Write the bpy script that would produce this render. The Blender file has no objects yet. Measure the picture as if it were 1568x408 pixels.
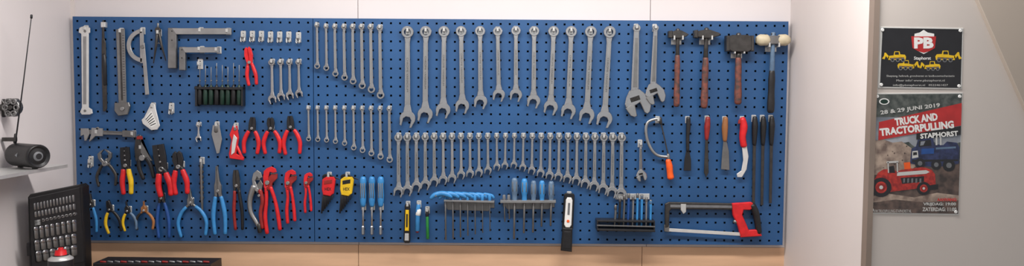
import bpy, math, random, bmesh
from mathutils import Vector, Matrix
random.seed(4)
# ------------------------------------------------------------------ camera model (1568-wide design frame)
F=1200.0; D=3.29; ZC=1.75; CU,CV=784.0,204.2
p=math.radians(3.3); r=math.radians(0.4)
fw=Vector((0,math.cos(p),-math.sin(p))); rt0=Vector((1,0,0)); up0=rt0.cross(fw)
rt=rt0*math.cos(r)+up0*math.sin(r); up=up0*math.cos(r)-rt0*math.sin(r)
C=Vector((0,-D,ZC)); S=D/F
def W(u,v,y=0.0):
    d=fw*F+rt*(u-CU)-up*(v-CV)
    t=(y-C.y)/d.y
    return C+d*t
cam=bpy.data.cameras.new("camera"); co=bpy.data.objects.new("camera",cam); bpy.context.collection.objects.link(co)
M=Matrix((( rt.x,up.x,-fw.x,C.x),(rt.y,up.y,-fw.y,C.y),(rt.z,up.z,-fw.z,C.z),(0,0,0,1)))
co.matrix_world=M; cam.sensor_width=36; cam.lens=36*F/1568.0; cam.clip_start=0.05
bpy.context.scene.camera=co
bpy.context.scene.view_settings.view_transform='Standard'
# ------------------------------------------------------------------ materials
def lin(c): 
    c=c/255.0
    return c/12.92 if c<=0.04045 else ((c+0.055)/1.055)**2.4
MATS={}
def mk(name,rgb,metal=0.0,rough=0.5,var=0.15,scale=30.0,bump=0.0,stretch=None,spec=0.5,rgb2=None):
    m=bpy.data.materials.new(name); m.use_nodes=True; nt=m.node_tree; b=nt.nodes["Principled BSDF"]
    c=[lin(x) for x in rgb]
    c2=[lin(x) for x in rgb2] if rgb2 else [x*(1-var) for x in c]
    tc=nt.nodes.new("ShaderNodeTexCoord"); mp=nt.nodes.new("ShaderNodeMapping"); nz=nt.nodes.new("ShaderNodeTexNoise")
    nt.links.new(tc.outputs["Object"],mp.inputs[0]); nt.links.new(mp.outputs[0],nz.inputs["Vector"])
    if stretch: mp.inputs["Scale"].default_value=stretch
    nz.inputs["Scale"].default_value=scale; nz.inputs["Detail"].default_value=5
    rp=nt.nodes.new("ShaderNodeValToRGB"); rp.color_ramp.elements[0].position=0.35; rp.color_ramp.elements[1].position=0.65
    rp.color_ramp.elements[0].color=(*c2,1); rp.color_ramp.elements[1].color=(*c,1)
    nt.links.new(nz.outputs["Fac"],rp.inputs[0]); nt.links.new(rp.outputs[0],b.inputs["Base Color"])
    b.inputs["Metallic"].default_value=metal; b.inputs["Roughness"].default_value=rough
    b.inputs["Specular IOR Level"].default_value=spec
    if bump>0:
        bp=nt.nodes.new("ShaderNodeBump"); bp.inputs["Strength"].default_value=bump; bp.inputs["Distance"].default_value=0.002
        nt.links.new(nz.outputs["Fac"],bp.inputs["Height"]); nt.links.new(bp.outputs[0],b.inputs["Normal"])
    MATS[name]=m; return name
mk("board_blue",(36,82,132),0,0.45,0.16,5)
mk("hole_shade_paint",(8,14,26),0,0.9)
mk("chrome",(188,189,191),0.92,0.27,0.1,18)
mk("satin",(168,169,170),0.85,0.36,0.15,20)
mk("steel",(136,136,136),0.8,0.4,0.22,25)
mk("dsteel",(78,76,75),0.7,0.42,0.3,40)
mk("zinc",(208,209,208),0.5,0.35,0.1,40)
mk("white_metal",(218,218,217),0.4,0.4,0.1,30)
mk("black",(24,24,27),0,0.42,0.3,40)
mk("blackm",(42,42,45),0.3,0.4,0.25,50)
mk("red",(216,34,40),0,0.35,0.22,40)
mk("darkred",(150,38,34),0,0.45,0.3,50)
mk("rust",(128,70,58),0.1,0.55,0.45,50,rgb2=(70,54,52))
mk("yellow",(232,190,30),0,0.4,0.2,40)
mk("orange",(240,95,30),0,0.4,0.15,40)
mk("blue",(60,140,205),0,0.35,0.2,40)
mk("dblue",(34,80,150),0,0.4,0.25,40)
mk("greyblue",(98,124,152),0,0.4,0.25,50)
mk("grey",(112,114,118),0,0.5,0.2,50)
mk("green",(20,50,40),0,0.4,0.3,50)
mk("lgreen",(40,135,60),0,0.4,0.2,50)
mk("wood",(170,112,64),0,0.55,0.35,30,stretch=(1,1,0.1))
mk("beige",(200,188,160),0,0.5,0.15,40)
mk("white",(232,232,230),0,0.5,0.06,50)
mk("wallpaint",(219,212,212),0,0.65,0.05,1.5,bump=0.03)
mk("wallpaint2",(221,212,208),0,0.65,0.06,1.5,bump=0.03)
mk("partition_paint",(200,192,186),0,0.65,0.06,1.2,bump=0.03)
mk("slope_paint",(186,174,162),0,0.65,0.12,1.5,bump=0.03)
mk("corner_strip",(140,125,114),0,0.6,0.2,3)
mk("plywood",(222,182,148),0,0.5,0.14,5,bump=0.03,stretch=(0.6,1,5))
mk("brown",(110,78,60),0,0.6,0.3,20)
mk("ceiling",(225,222,218),0,0.8,0.05,2)
mk("concrete",(120,116,110),0,0.8,0.2,4,bump=0.1)
mk("bench",(120,100,80),0,0.6,0.3,10)
mk("pblack",(34,34,38),0,0.3,0.3,20)
mk("psky",(160,164,172),0,0.35,0.2,14,rgb2=(110,116,126))
mk("ptree",(50,58,56),0,0.35,0.3,50,rgb2=(92,96,93))
mk("pmud",(104,86,78),0,0.35,0.3,38,rgb2=(58,50,48))
mk("pdust",(182,162,146),0,0.35,0.3,30,rgb2=(112,94,86))
mk("pred",(186,44,44),0,0.35,0.2,30)
mk("ptractor",(192,54,44),0,0.35,0.3,70,rgb2=(134,34,34))
mk("pblue",(50,60,100),0,0.35,0.3,60,rgb2=(30,36,62))
mk("pborder",(200,200,197),0,0.3,0.05,50)
# ------------------------------------------------------------------ mesh builder
def catmull(P,k=5):
    if len(P)<3: return P
    Q=[P[0]]+list(P)+[P[-1]]; out=[]
    for i in range(1,len(Q)-2):
        p0,p1,p2,p3=[Vector(q) for q in Q[i-1:i+3]]
        for j in range(k):
            t=j/k
            out.append(tuple(0.5*((2*p1)+(p2-p0)*t+(2*p0-5*p1+4*p2-p3)*t*t+(3*p1-3*p2+p3-p0)*t**3)))
    out.append(tuple(P[-1])); return out
def circ(u,v,R,n=16,a0=0.0,ry=None):
    ry=R if ry is None else ry
    return [(u+R*math.cos(a0+2*math.pi*i/n),v+ry*math.sin(a0+2*math.pi*i/n)) for i in range(n)]
def rect(u0,v0,u1,v1): return [(u0,v0),(u1,v0),(u1,v1),(u0,v1)]
def frame(t,b):
    d=Vector((b[0]-t[0],b[1]-t[1])); L=d.length; d/=L; q=(d.y,-d.x)
    return (lambda a,c:(t[0]+d.x*a+q[0]*c,t[1]+d.y*a+q[1]*c)),L
class B:
    def __init__(s,name,depth=0.015,skew=None):
        s.name=name; s.dep=depth; s.y=-depth; s.v=[]; s.f=[]; s.mi=[]; s.sm=[]; s.mats=[]; s.skew=skew
    def pt(s,u,v,dy=0.0):
        yy=s.y
        if s.skew: yy=s.y+(u-s.skew[0])*s.skew[1]
        w=W(u,v,yy); return (w.x,yy-dy,w.z)
    def m(s,n):
        if n not in s.mats: s.mats.append(n)
        return s.mats.index(n)
    def face(s,idx,mat,smooth=False):
        s.f.append(idx); s.mi.append(s.m(mat)); s.sm.append(smooth)
    def add(s,pts):
        i=len(s.v); s.v+=pts; return i
    def prism(s,poly,d0,d1,mat,c=0.35,side=None):
        n=len(poly)
        A=sum(poly[i][0]*poly[(i+1)%n][1]-poly[(i+1)%n][0]*poly[i][1] for i in range(n))
        if A<0: poly=poly[::-1]
        ins=[]
        for i in range(n):
            p0=Vector(poly[i-1]);p1=Vector(poly[i]);p2=Vector(poly[(i+1)%n])
            e1=(p1-p0); e2=(p2-p1)
            e1=e1.normalized() if e1.length>1e-6 else Vector((1,0)); e2=e2.normalized() if e2.length>1e-6 else e1
            nn=Vector((-e1.y-e2.y,e1.x+e2.x)); l=nn.length
            nn=nn/l if l>1e-4 else Vector((-e1.y,e1.x))
            k=min(1.6,1/max(0.3,nn.dot(Vector((-e1.y,e1.x)))))
            ins.append(tuple(p1+nn*c*k))
        cd=min(c*S*1.0,(d1-d0)*0.45)
        a=s.add([s.pt(u,v,d0) for u,v in poly]); b=s.add([s.pt(u,v,d1-cd) for u,v in poly]); e=s.add([s.pt(u,v,d1) for u,v in ins])
        sd=side or mat
        for i in range(n):
            j=(i+1)%n
            s.face([a+i,a+j,b+j,b+i],sd); s.face([b+i,b+j,e+j,e+i],mat)
        s.face([e+i for i in range(n)],mat); s.face([a+i for i in reversed(range(n))],sd)
    def flat(s,poly,d,mat):
        a=s.add([s.pt(u,v,d) for u,v in poly]); s.face(list(range(a,a+len(poly))),mat)
    def ring(s,u,v,ro,ri,d0,d1,mat,n=20,nin=None):
        c=min(0.12*(ro-ri)+0.2,0.4*(ro-ri)); cd=c*S
        prof=[(ro,d0),(ro,d1-cd),(ro-c,d1),(ri+c*0.5,d1),(ri,d1-cd*0.5),(ri,d0)]
        base=[s.add([s.pt(u+R*math.cos(2*math.pi*i/n),v+R*math.sin(2*math.pi*i/n),d) for i in range(n)]) for R,d in prof]
        for k in range(6):
            a,b=base[k],base[(k+1)%6]
            for i in range(n):
                j=(i+1)%n; s.face([a+i,a+j,b+j,b+i],mat,k in(0,4))
    def tube(s,P,R,mat,n=8,flat=1.0,sm=True,cap=True):
        P=[(q[0],q[1],q[2] if len(q)>2 else 0.0) for q in P]
        m=len(P)
        if not hasattr(R,'__len__'): R=[R]*m
        elif len(R)!=m:
            k=len(R); R2=[]
            for i in range(m):
                t=i/(m-1)*(k-1); j=min(int(t),k-2); R2.append(R[j]+(R[j+1]-R[j])*(t-j))
            R=R2
        rings=[]
        def mkring(q,t,rr):
            nn=Vector((t.y,-t.x)); 
            if nn.length<1e-6: nn=Vector((1,0))
            nn.normalize()
            return s.add([s.pt(q[0]+nn.x*rr*math.cos(2*math.pi*i/n),q[1]+nn.y*rr*math.cos(2*math.pi*i/n),q[2]+rr*flat*S*math.sin(2*math.pi*i/n)) for i in range(n)])
        for i in range(m):
            a=Vector(P[max(0,i-1)][:2]); b=Vector(P[min(m-1,i+1)][:2]); t=b-a
            if t.length>1e-6: t.normalize()
            if i==0 and cap:
                q=P[0]; rings.append(mkring((q[0]-t.x*R[0]*0.45,q[1]-t.y*R[0]*0.45,q[2]),t,R[0]*0.6))
            rings.append(mkring(P[i],t,R[i]))
            if i==m-1 and cap:
                q=P[-1]; rings.append(mkring((q[0]+t.x*R[-1]*0.45,q[1]+t.y*R[-1]*0.45,q[2]),t,R[-1]*0.6))
        for k in range(len(rings)-1):
            a,b=rings[k],rings[k+1]
            for i in range(n):
                j=(i+1)%n; s.face([a+i,a+j,b+j,b+i],mat,sm)
        s.face([rings[0]+i for i in reversed(range(n))],mat); s.face([rings[-1]+i for i in range(n)],mat)
    def cyl(s,u,v,R,d0,d1,mat,n=12,c=0.3): s.prism(circ(u,v,R,n),d0,d1,mat,c)
    def lathe(s,u,prof,mat,n=20,dy=0.0,v_mats=None):
        rings=[]
        for v,R in prof:
            w=s.pt(u,v,dy); rings.append(s.add([(w[0]+R*S*math.cos(2*math.pi*i/n),w[1]+R*S*math.sin(2*math.pi*i/n),w[2]) for i in range(n)]))
        for k in range(len(rings)-1):
            a,b=rings[k],rings[k+1]
            mm=v_mats[k] if v_mats else mat
            for i in range(n):
                j=(i+1)%n; s.face([a+i,a+j,b+j,b+i],mm,True)
        s.face([rings[0]+i for i in range(n)],v_mats[0] if v_mats else mat); s.face([rings[-1]+i for i in range(n)],v_mats[-1] if v_mats else mat)
    def lathe_ax(s,c,ax,prof,n=28):   # world-space lathe about an arbitrary axis; prof=[(t,R,mat)]
        ax=Vector(ax).normalized(); e1=ax.cross(Vector((0,0,1))).normalized(); e2=ax.cross(e1)
        rings=[s.add([tuple(Vector(c)+ax*t+(e1*math.cos(2*math.pi*i/n)+e2*math.sin(2*math.pi*i/n))*R) for i in range(n)]) for t,R,_ in prof]
        for k in range(len(rings)-1):
            a,b=rings[k],rings[k+1]
            for i in range(n):
                j=(i+1)%n; s.face([a+i,a+j,b+j,b+i],prof[k][2],abs(prof[k][0]-prof[k+1][0])>0.003)
        s.face([rings[0]+i for i in range(n)],prof[0][2]); s.face([rings[-1]+i for i in range(n)],prof[-1][2])
    def text(s,st,u,v,w,h,mat,dy,tilt=0.0,bold=0.02):
        cu=bpy.data.curves.new("t","FONT"); cu.body=st; cu.offset=bold; cu.resolution_u=2
        ob=bpy.data.objects.new("t",cu); bpy.context.collection.objects.link(ob)
        dg=bpy.context.evaluated_depsgraph_get(); me=bpy.data.meshes.new_from_object(ob.evaluated_get(dg))
        if len(me.vertices):
            xs=[q.co.x for q in me.vertices]; ys=[q.co.y for q in me.vertices]
            x0,x1,y0,y1=min(xs),max(xs),min(ys),max(ys)
            ct,stt=math.cos(tilt),math.sin(tilt); pts=[]
            for q in me.vertices:
                a=((q.co.x-x0)/(x1-x0)-0.5)*w; b=-((q.co.y-y0)/(y1-y0)-0.5)*h
                pts.append(s.pt(u+a*ct+b*stt,v-a*stt+b*ct,dy))
            i0=s.add(pts)
            for f in me.polygons: s.face([i0+k for k in f.vertices],mat)
        bpy.data.objects.remove(ob); bpy.data.meshes.remove(me)
    def hook(s,u,v,mat="zinc",w=3.6,h=5.5,fwd=0.006):
        # spring clip plate on the board, with a peg
        d0=-s.dep
        s.prism([(u-w,v-h+1),(u-w+1,v-h),(u+w-1,v-h),(u+w,v-h+1),(u+w,v+h),(u-w,v+h)],d0,d0+0.004,mat,0.4)
        s.cyl(u,v-h*0.5,0.9,d0+0.003,d0+0.0052,"blackm",8,0.1)
        s.prism(rect(u-1.7,v-1.2,u+1.7,v+2.2),d0,fwd,mat,0.4)
        s.prism(rect(u-1.7,v-3.6,u+1.7,v+1.8),fwd-0.003,fwd+0.001,mat,0.4)
    def done(s):
        me=bpy.data.meshes.new(s.name); me.from_pydata(s.v,[],s.f); 
        for n in s.mats: me.materials.append(MATS[n])
        me.polygons.foreach_set("material_index",s.mi); me.polygons.foreach_set("use_smooth",s.sm)
        me.validate(); me.update()
        bm=bmesh.new(); bm.from_mesh(me); bmesh.ops.recalc_face_normals(bm,faces=bm.faces); bm.to_mesh(me); bm.free()
        o=bpy.data.objects.new(s.name,me); bpy.context.collection.objects.link(o); return o
def box(name,x0,x1,y0,y1,z0,z1,mat):
    v=[(x,y,z) for x in(x0,x1) for y in(y0,y1) for z in(z0,z1)]
    f=[(0,1,3,2),(4,6,7,5),(0,4,5,1),(2,3,7,6),(0,2,6,4),(1,5,7,3)]
    me=bpy.data.meshes.new(name); me.from_pydata(v,[],f); me.materials.append(MATS[mat]); me.update()
    o=bpy.data.objects.new(name,me); bpy.context.collection.objects.link(o); return o
# ------------------------------------------------------------------ room
YW=0.035
XLW=W(108,204,0).x; XRW=W(1210,204,0).x; YP=-0.737
zsplit=W(784,377,YW).z; ztop=2.8
box("wall_back",XLW-0.1,XRW+0.1,YW+0.006,YW+0.1,0,ztop,"brown")
def seamx(u,v): return W(u,v,YW).x
xs=[XLW-0.02,seamx(548,12),seamx(996,12),XRW+0.02]
for i in range(3): box("wall_back_panel",xs[i]+0.0012,xs[i+1]-0.0012,YW,YW+0.006,zsplit,ztop,"wallpaint")
xs=[XLW-0.02,seamx(549,390),seamx(983,390),XRW+0.02]
for i in range(3): box("wall_back_wainscot",xs[i]+0.0012,xs[i+1]-0.0012,YW-0.002,YW+0.006,0,zsplit-0.001,"plywood")
box("wall_left",XLW-0.1,XLW,-4.2,YW+0.02,0,ztop,"wallpaint")
box("trim_1",XLW,XLW+0.012,YW-0.012,YW-0.0005,0,ztop,"wallpaint2")
box("wall_right",XRW,XRW+0.05,YP+0.02,YW+0.02,0,ztop,"wallpaint2")
box("wall_partition",XRW,3.2,YP,YP+0.02,0,ztop,"partition_paint")
box("trim_2",XRW-0.004,XRW+0.014,YP-0.006,YP+0.03,0,ztop,"corner_strip")
box("floor",XLW-0.1,3.2,-5.2,YW+0.1,-0.05,0,"concrete")
box("ceiling",XLW-0.1,3.2,-4.2,YW+0.1,ztop,ztop+0.05,"ceiling")
b=B("trim_3",-YP)   # sloping boxed-in stair side
b.prism([(1466,-60),(1452,-90),(1700,-90),(1700,420),(1568,172)],0,0.018,"slope_paint",0.6)
b.done()
# ------------------------------------------------------------------ perforated panels
zt=W(640,29,0).z; zb=W(640,372.5,0).z; NR=25; pz=(zt-zb)/NR
def panel(u0,u1):
    x0=W(u0,200,0).x; x1=W(u1,200,0).x; nc=round((x1-x0)/pz); px=(x1-x0)/nc
    v=[];f=[];mi=[]
    def q(a,m=0):
        i=len(v); v.extend(a); f.append((i,i+1,i+2,i+3)); mi.append(m)
    hx=0.0042
    for i in range(nc):
        for j in range(NR):
            a=x0+i*px; c=a+px; z0=zb+j*pz; z1=z0+pz; mx=(a+c)/2; mz=(z0+z1)/2
            A,Bx,Z0,Z1=mx-hx,mx+hx,mz-hx,mz+hx
            q([(a,0,z0),(c,0,z0),(c,0,Z0),(a,0,Z0)]); q([(a,0,Z1),(c,0,Z1),(c,0,z1),(a,0,z1)])
            q([(a,0,Z0),(A,0,Z0),(A,0,Z1),(a,0,Z1)]); q([(Bx,0,Z0),(c,0,Z0),(c,0,Z1),(Bx,0,Z1)])
            t=0.0015
            q([(A,0,Z0),(Bx,0,Z0),(Bx,t,Z0),(A,t,Z0)]); q([(A,0,Z1),(A,t,Z1),(Bx,t,Z1),(Bx,0,Z1)])
            q([(A,0,Z0),(A,t,Z0),(A,t,Z1),(A,0,Z1)]); q([(Bx,0,Z0),(Bx,0,Z1),(Bx,t,Z1),(Bx,t,Z0)])
    y1=YW-0.003
    q([(x0,0,zb),(x0,y1,zb),(x0,y1,zt),(x0,0,zt)]);q([(x1,0,zb),(x1,0,zt),(x1,y1,zt),(x1,y1,zb)])
    q([(x0,0,zt),(x0,y1,zt),(x1,y1,zt),(x1,0,zt)]);q([(x0,0,zb),(x1,0,zb),(x1,y1,zb),(x0,y1,zb)])
    q([(x0,y1,zb),(x1,y1,zb),(x1,y1,zt),(x0,y1,zt)],1)  # added dark backing sheet: shade behind the holes put into its colour
    me=bpy.data.meshes.new("pegboard"); me.from_pydata(v,[],f)
    me.materials.append(MATS["board_blue"]); me.materials.append(MATS["hole_shade_paint"])
    me.polygons.foreach_set("material_index",mi); me.update()
    o=bpy.data.objects.new("pegboard",me); bpy.context.collection.objects.link(o)
panel(115.5,480); panel(481,1203)
# ------------------------------------------------------------------ wrenches
def jaw(b,L,cx,cy,R,ang,d0,d1,mat):
    pts=[]; w=R*0.52; n=14
    th0=math.asin(0.62)
    for i in range(n+1):
        t=th0+(2*math.pi-2*th0)*i/n; pts.append((R*math.cos(t)*1.02,R*math.sin(t)))
    poly=[(R*1.08,w),(R*1.0,w*1.5)]+pts[1:-1]+[(R*1.0,-w*1.5),(R*1.08,-w),(R*0.1,-w),(-R*0.22,-w*0.45),(-R*0.22,w*0.45),(R*0.1,w)]
    ca,sa=math.cos(ang),math.sin(ang)
    b.prism([L(cx+x*ca-y*sa,cy+x*sa+y*ca) for x,y in poly],d0,d1,mat,0.6)
def combo(t,bt,mat="chrome",double=False,name="combination_wrench",side=1,k=1.0,big=False):
    b=B(name,0.014)
    L,Ln=frame(t,bt)
    R=(1.2+0.053*Ln)*k; J=R*1.3; hw=0.46*R
    if double: R=1.6+0.028*Ln; J=R*1.25; hw=0.55*R
    b.ring(*L(R,0),R,R*0.56,-0.004,0.0045+R*0.0002,mat,18)
    e=Ln-J*0.9
    a0=R*1.8; a1=e-(J*0.75)
    b.prism([L(a0,-hw*1.15),L(a0+R,-hw*0.85),L(a1-J,-hw),L(a1,-hw*1.6),L(a1,hw*1.6),L(a1-J,hw),L(a0+R,hw*0.85),L(a0,hw*1.15)],-0.002,0.0035,mat,0.8)
    if Ln>80:
        for sg in(-1,1):
            b.prism([L(a0+R,sg*hw*0.82),L(a1-J,sg*hw*0.95),L(a1-J,sg*hw*0.6),L(a0+R,sg*hw*0.5)],0.003,0.0048,mat,0.2)
        b.prism([L(a0+R,-hw*0.45),L(a1-J,-hw*0.55),L(a1-J,hw*0.55),L(a0+R,hw*0.45)],0.0030,0.0036,"satin",0.1)
        if not double: b.text("CHROME VANADIUM",*L((a0+a1)/2,0),(a1-a0)*0.45,hw*0.6,"dsteel",0.0038,tilt=-math.atan2(bt[1]-t[1],bt[0]-t[0]),bold=0)
    if double:
        b.ring(*L(Ln-J,0),J,J*0.55,-0.002,0.007,mat,18)
        b.prism([L(a1-1,-hw*1.2),L(a1+J*.4,-hw*1.4),L(a1+J*.4,hw*1.4),L(a1-1,hw*1.2)],-0.002,0.005,mat,0.4)
    else: jaw(b,L,e,0,J,math.radians(15)*side,-0.003,0.0055,mat)
    b.hook(*L(R*0.75,0),w=min(3.8,R*0.8),h=min(6,R*0.95),fwd=0.009)
    b.done()
for u,v0,ub,v in [(485,35,486,106),(499,37,500,109),(512.5,37,514,118),(526.5,37,528,124),(540,37,541,130),(553.5,37,555,137),(567.5,37,569,143),(581.5,38,583,152)]:
    combo((u,v0),(ub,v),double=True,name="double_ring_wrench")
for u,v in zip([472,486,499.5,513,527,541,554.5,568,582,596],[217,218,219,221,224,231,235,240,245,250]):
    combo((u,163),(u+1,v),double=True,name="double_ring_wrench")
for u,v in zip([416,429.5,443,457],[158,154,152,149]): combo((u,91),(u+1,v),name="combination_wrench",k=1.05)
tops=[(624,40,624,193),(652,40,651,186),(680,40,678.5,179),(706,40,708,172),(735,40,736,165),(762,41,764,154),(790,40,790,154),(818,40,817,164),(848,40,843,174),(875,40,870,180),(905,40,898,187),(934,40,925,193)]
for a,c,d,e in tops: combo((a,c),(d,e),side=-1,k=1.0)
vb=[301,299,293,290,285,282,280,274,272,270,267,261,259,258,262,267,271,275,277,280,283,288,292,297,302,305]
for i,v in enumerate(vb):
    u=610+i*13.68
    combo((u,205),(u+(0.5 if i<12 else -1),v),side=-1,k=1.0)
# adjustable wrenches
def adjustable(t,bt,s,tilt=-18,depth=0.018,name="adjustable_wrench"):
    b=B(name,depth); L,Ln=frame(t,bt)
    hc=Ln-30*s
    b.ring(*L(5.5*s,0),6*s,2.8*s,-0.005,0.006,"chrome",16)
    b.prism([L(9*s,-4.2*s),L(hc+2*s,-6*s),L(hc+2*s,6*s),L(9*s,4.2*s)],-0.004,0.005,"chrome",0.8)
    b.prism([L(20*s,-2.2*s),L(hc-12*s,-3.4*s),L(hc-12*s,3.4*s),L(20*s,2.2*s)],0.0045,0.0054,"steel",0.3)
    a=math.radians(tilt); ca,sa=math.cos(a),math.sin(a)
    def H(x,y): return L(hc+(x*ca-y*sa)*s,(x*sa+y*ca)*s)
    body=[(-9,-6),(0,-14),(9,-19),(14,-19),(15,-4),(13,4),(30,6),(33,9),(31,14),(22,19),(10,19),(0,14),(-9,7)]
    b.prism([H(x,y) for x,y in body],-0.007,0.008,"chrome",0.9)
    mj=[(15,-20),(28,-16),(32,-11),(31,-7),(15,-5),(12,-10)]
    b.prism([H(x,y) for x,y in mj],-0.005,0.01,"satin",0.7)
    b.prism([H(x,y) for x,y in [(2,-9),(9,-9),(9,6),(2,6)]],0.007,0.0085,"black",0.2)
    for k in range(6):
        y=-8+k*2.4
        b.prism([H(x,yy) for x,yy in [(2.5,y),(8.5,y),(8.5,y+1.5),(2.5,y+1.5)]],0.007,0.011,"dsteel",0.3)
    b.hook(*L(4*s,0),w=3.6,h=6,fwd=0.01); b.done()
adjustable((975,38),(971,176),1.0,20)
adjustable((1004,39),(999,158),0.78,20,0.024)
adjustable((981,219),(981,277),0.42,12)
# ------------------------------------------------------------------ hammers
def hammer(name,u,vt,vb_,hl,hr,hh,headm,shaft,grip,hw,gv,kind,lean=0):
    b=B(name,0.034); vc=vt+hh/2
    L,Ln=frame((u,vt-2),(u+lean,vb_)); 
    g=gv-vt
    b.tube([L(0,0),L(hh,0),L(g*0.5,0),L(g,0)],[hw*0.75,hw*0.7,hw*0.7,hw*0.85],shaft,10,0.8)
    b.tube(catmull([L(g-1,0),L(g+(Ln-g)*0.3,0),L(g+(Ln-g)*0.7,0),L(Ln,0)],4),[hw*0.9,hw*1.12,hw*1.05,hw*1.25,hw*1.15],grip,10,0.8)
    q=hh/2
    if kind=="machinist":
        b.prism([(hl+5,vt+2),(u-5,vt),(u+5,vt),(hr-3,vc-2),(hr,vc),(hr-3,vc+3),(u+5,vt+hh),(u-5,vt+hh),(hl+5,vt+hh-2)],-0.012,0.012,headm,1.0)
        b.prism([(hl,vt+1),(hl+6,vt),(hl+6,vt+hh),(hl,vt+hh-1)],-0.014,0.014,headm,1.0)
    elif kind=="sledge":
        b.prism([(hl+4,vt+3),(hl+9,vt),(hr-9,vt),(hr-4,vt+3),(hr-4,vt+hh-3),(hr-9,vt+hh),(hl+9,vt+hh),(hl+4,vt+hh-3)],-0.02,0.02,headm,1.2)
        b.prism([(hl,vt+1),(hl+5,vt+1),(hl+5,vt+hh-1),(hl,vt+hh-1)],-0.018,0.018,headm,1)
        b.prism([(hr-5,vt+1),(hr,vt+1),(hr,vt+hh-1),(hr-5,vt+hh-1)],-0.018,0.018,headm,1)
    else:
        b.prism([(u-10,vt+2),(u+10,vt+2),(u+10,vt+hh-2),(u-10,vt+hh-2)],-0.016,0.016,"steel",1)
        b.tube([(hl,vc),(hl+3,vc),(u-9,vc)],[q*0.9,q*1.05,q],headm,14,1); b.tube([(u+9,vc),(hr-3,vc),(hr,vc)],[q,q*1.05,q*0.9],headm,14,1)
    b.prism(rect(u-hw*.7,vt-2.2,u+hw*.7,vt+1),-0.006,0.006,"dsteel",0.5)
    for sg in(-1,1):   # two-prong holder
        b.prism(rect(u+sg*(hw+2.5)-1.2,vt+hh,u+sg*(hw+2.5)+1.2,vt+hh+2.4),-0.033,0.016,"zinc",0.3)
        b.prism(rect(u+sg*(hw+2.5)-1.2,vt+hh-4,u+sg*(hw+2.5)+1.2,vt+hh+2.4),0.0155,0.018,"zinc",0.3)
    b.prism(rect(u-hw-4,vt+hh-1,u+hw+4,vt+hh+9),-0.0335,-0.030,"zinc",0.5)
    b.done()
hammer("machinist_hammer",1038,47,162,1023,1054,12,"dsteel","dsteel","rust",3.9,88,"machinist",-2)
hammer("machinist_hammer",1082,46,164,1062,1103,13,"dsteel","dsteel","rust",4.6,92,"machinist",-4)
hammer("sledge_hammer",1131,54,158,1111,1153,26,"dsteel","dsteel","rust",4.7,92,"sledge",-1)
hammer("soft_face_mallet",1184,53,171,1161,1206,17,"beige","greyblue","blackm",4.8,112,"mallet",-4)
# ------------------------------------------------------------------ pliers
def pliers(name,t,bt,h,hw,sp,gm,kind="combo",hm="dsteel",gr=2.6,gm2=None,gfrac=0.25,depth=0.02,hookit=True,bow=0.15):
    b=B(name,depth); L,Ln=frame(t,bt); gm2=gm2 or gm
    for sg in(-1,1):
        if kind=="long": pl=[(0,0.25),(0,hw*0.3),(h*0.6,hw*0.62),(h*0.78,hw),(h*1.15,hw),(h*1.25,hw*0.3),(h,0.0)]
        elif kind=="combo": pl=[(0,0.25),(0,hw*0.62),(h*0.25,hw*0.85),(h*0.6,hw),(h*1.1,hw),(h*1.3,hw*0.3),(h,0.0)]
        elif kind=="cutter": pl=[(h*0.12,0.2),(0,hw*0.4),(h*0.15,hw*0.9),(h*0.55,hw*1.1),(h*0.95,hw*0.8),(h*1.3,hw*0.5),(h,0),(h*0.55,0.5)]
        elif kind=="pincer": pl=[(0,0.2),(h*0.1,hw*0.6),(h*0.3,hw*1.1),(h*0.6,hw*1.05),(h*1.0,hw*0.5),(h*1.2,hw*0.4),(h*0.95,0),(h*0.6,hw*0.55),(h*0.3,hw*0.6)]
        elif kind=="circlip": pl=[(0,0.3),(0,0.9),(h*0.45,1.3),(h*0.7,hw),(h*1.15,hw),(h*1.2,0),(h*0.8,0)]
        elif kind=="crimp": pl=[(0,0.2),(0,hw),(h*0.5,hw*1.1),(h*1.15,hw*0.9),(h*1.15,0)]
        o=0.0015*sg
        b.prism([L(x,y*sg) for x,y in pl],-0.005+o,0.005+o,hm,0.5)
    b.cyl(*L(h,0),hw*0.42,-0.006,0.0085,"satin",12,0.4)
    if kind=="crimp":
        for k in range(3): b.cyl(*L(h*(0.2+0.25*k),0),0.9+0.3*k,0.003,0.0072,"satin",8,0.2)
    for sg in(-1,1):
        R_=Ln-h
        P=catmull([L(h*0.95,-sg*hw*0.1),L(h*1.12,sg*hw*0.55),L(h+R_*0.28,sg*sp*0.8),L(h+R_*0.6,sg*sp*(1+bow)),L(Ln,sg*sp)],5)
        nb=int(len(P)*(0.35 if gfrac>0 else 0.2))
        d=0.0012*sg
        P=[(q[0],q[1],d) for q in P]
        b.tube(P[:nb+2],[hw*0.45,gr*0.8],hm,8,0.8)
        b.tube(P[nb:],[gr*0.95,gr*1.1,gr*1.15,gr,gr*0.95],gm if sg<0 else gm2,9,0.85)
    if hookit: b.hook(*L(h*0.9,0),w=3.5,h=5,fwd=-0.008)
    b.done()
P=pliers
P("long_nose_pliers",(138,297),(142,356),17,4,6,"blue","long",gr=2.0)
P("side_cutters",(165,308),(176,356),14,4,10,"yellow","combo","blackm",gr=2.2,gm2="black")
P("circlip_pliers",(193,309),(200,353),15,4,9,"yellow","circlip","blackm",gr=2.0,gm2="greyblue")
P("circlip_pliers",(220,309),(222,352),14,4.5,12,"dsteel","circlip","wood",gr=2.0,gm2="wood")
P("long_nose_pliers",(246,278),(251,365),26,5,8,"dblue","long","dsteel",gr=2.4,depth=0.016)
P("long_nose_pliers",(290,289),(296,362),22,5,19,"blue","long","steel",gr=2.6,depth=0.016)
P("needle_nose_pliers",(332,255),(337,359),38,5.5,8,"blue","long","steel",gr=3.0)
P("wire_strippers",(361,261),(366,352),24,5.5,5.5,"darkred","combo","dsteel",gr=2.4,gm2="black")
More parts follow.
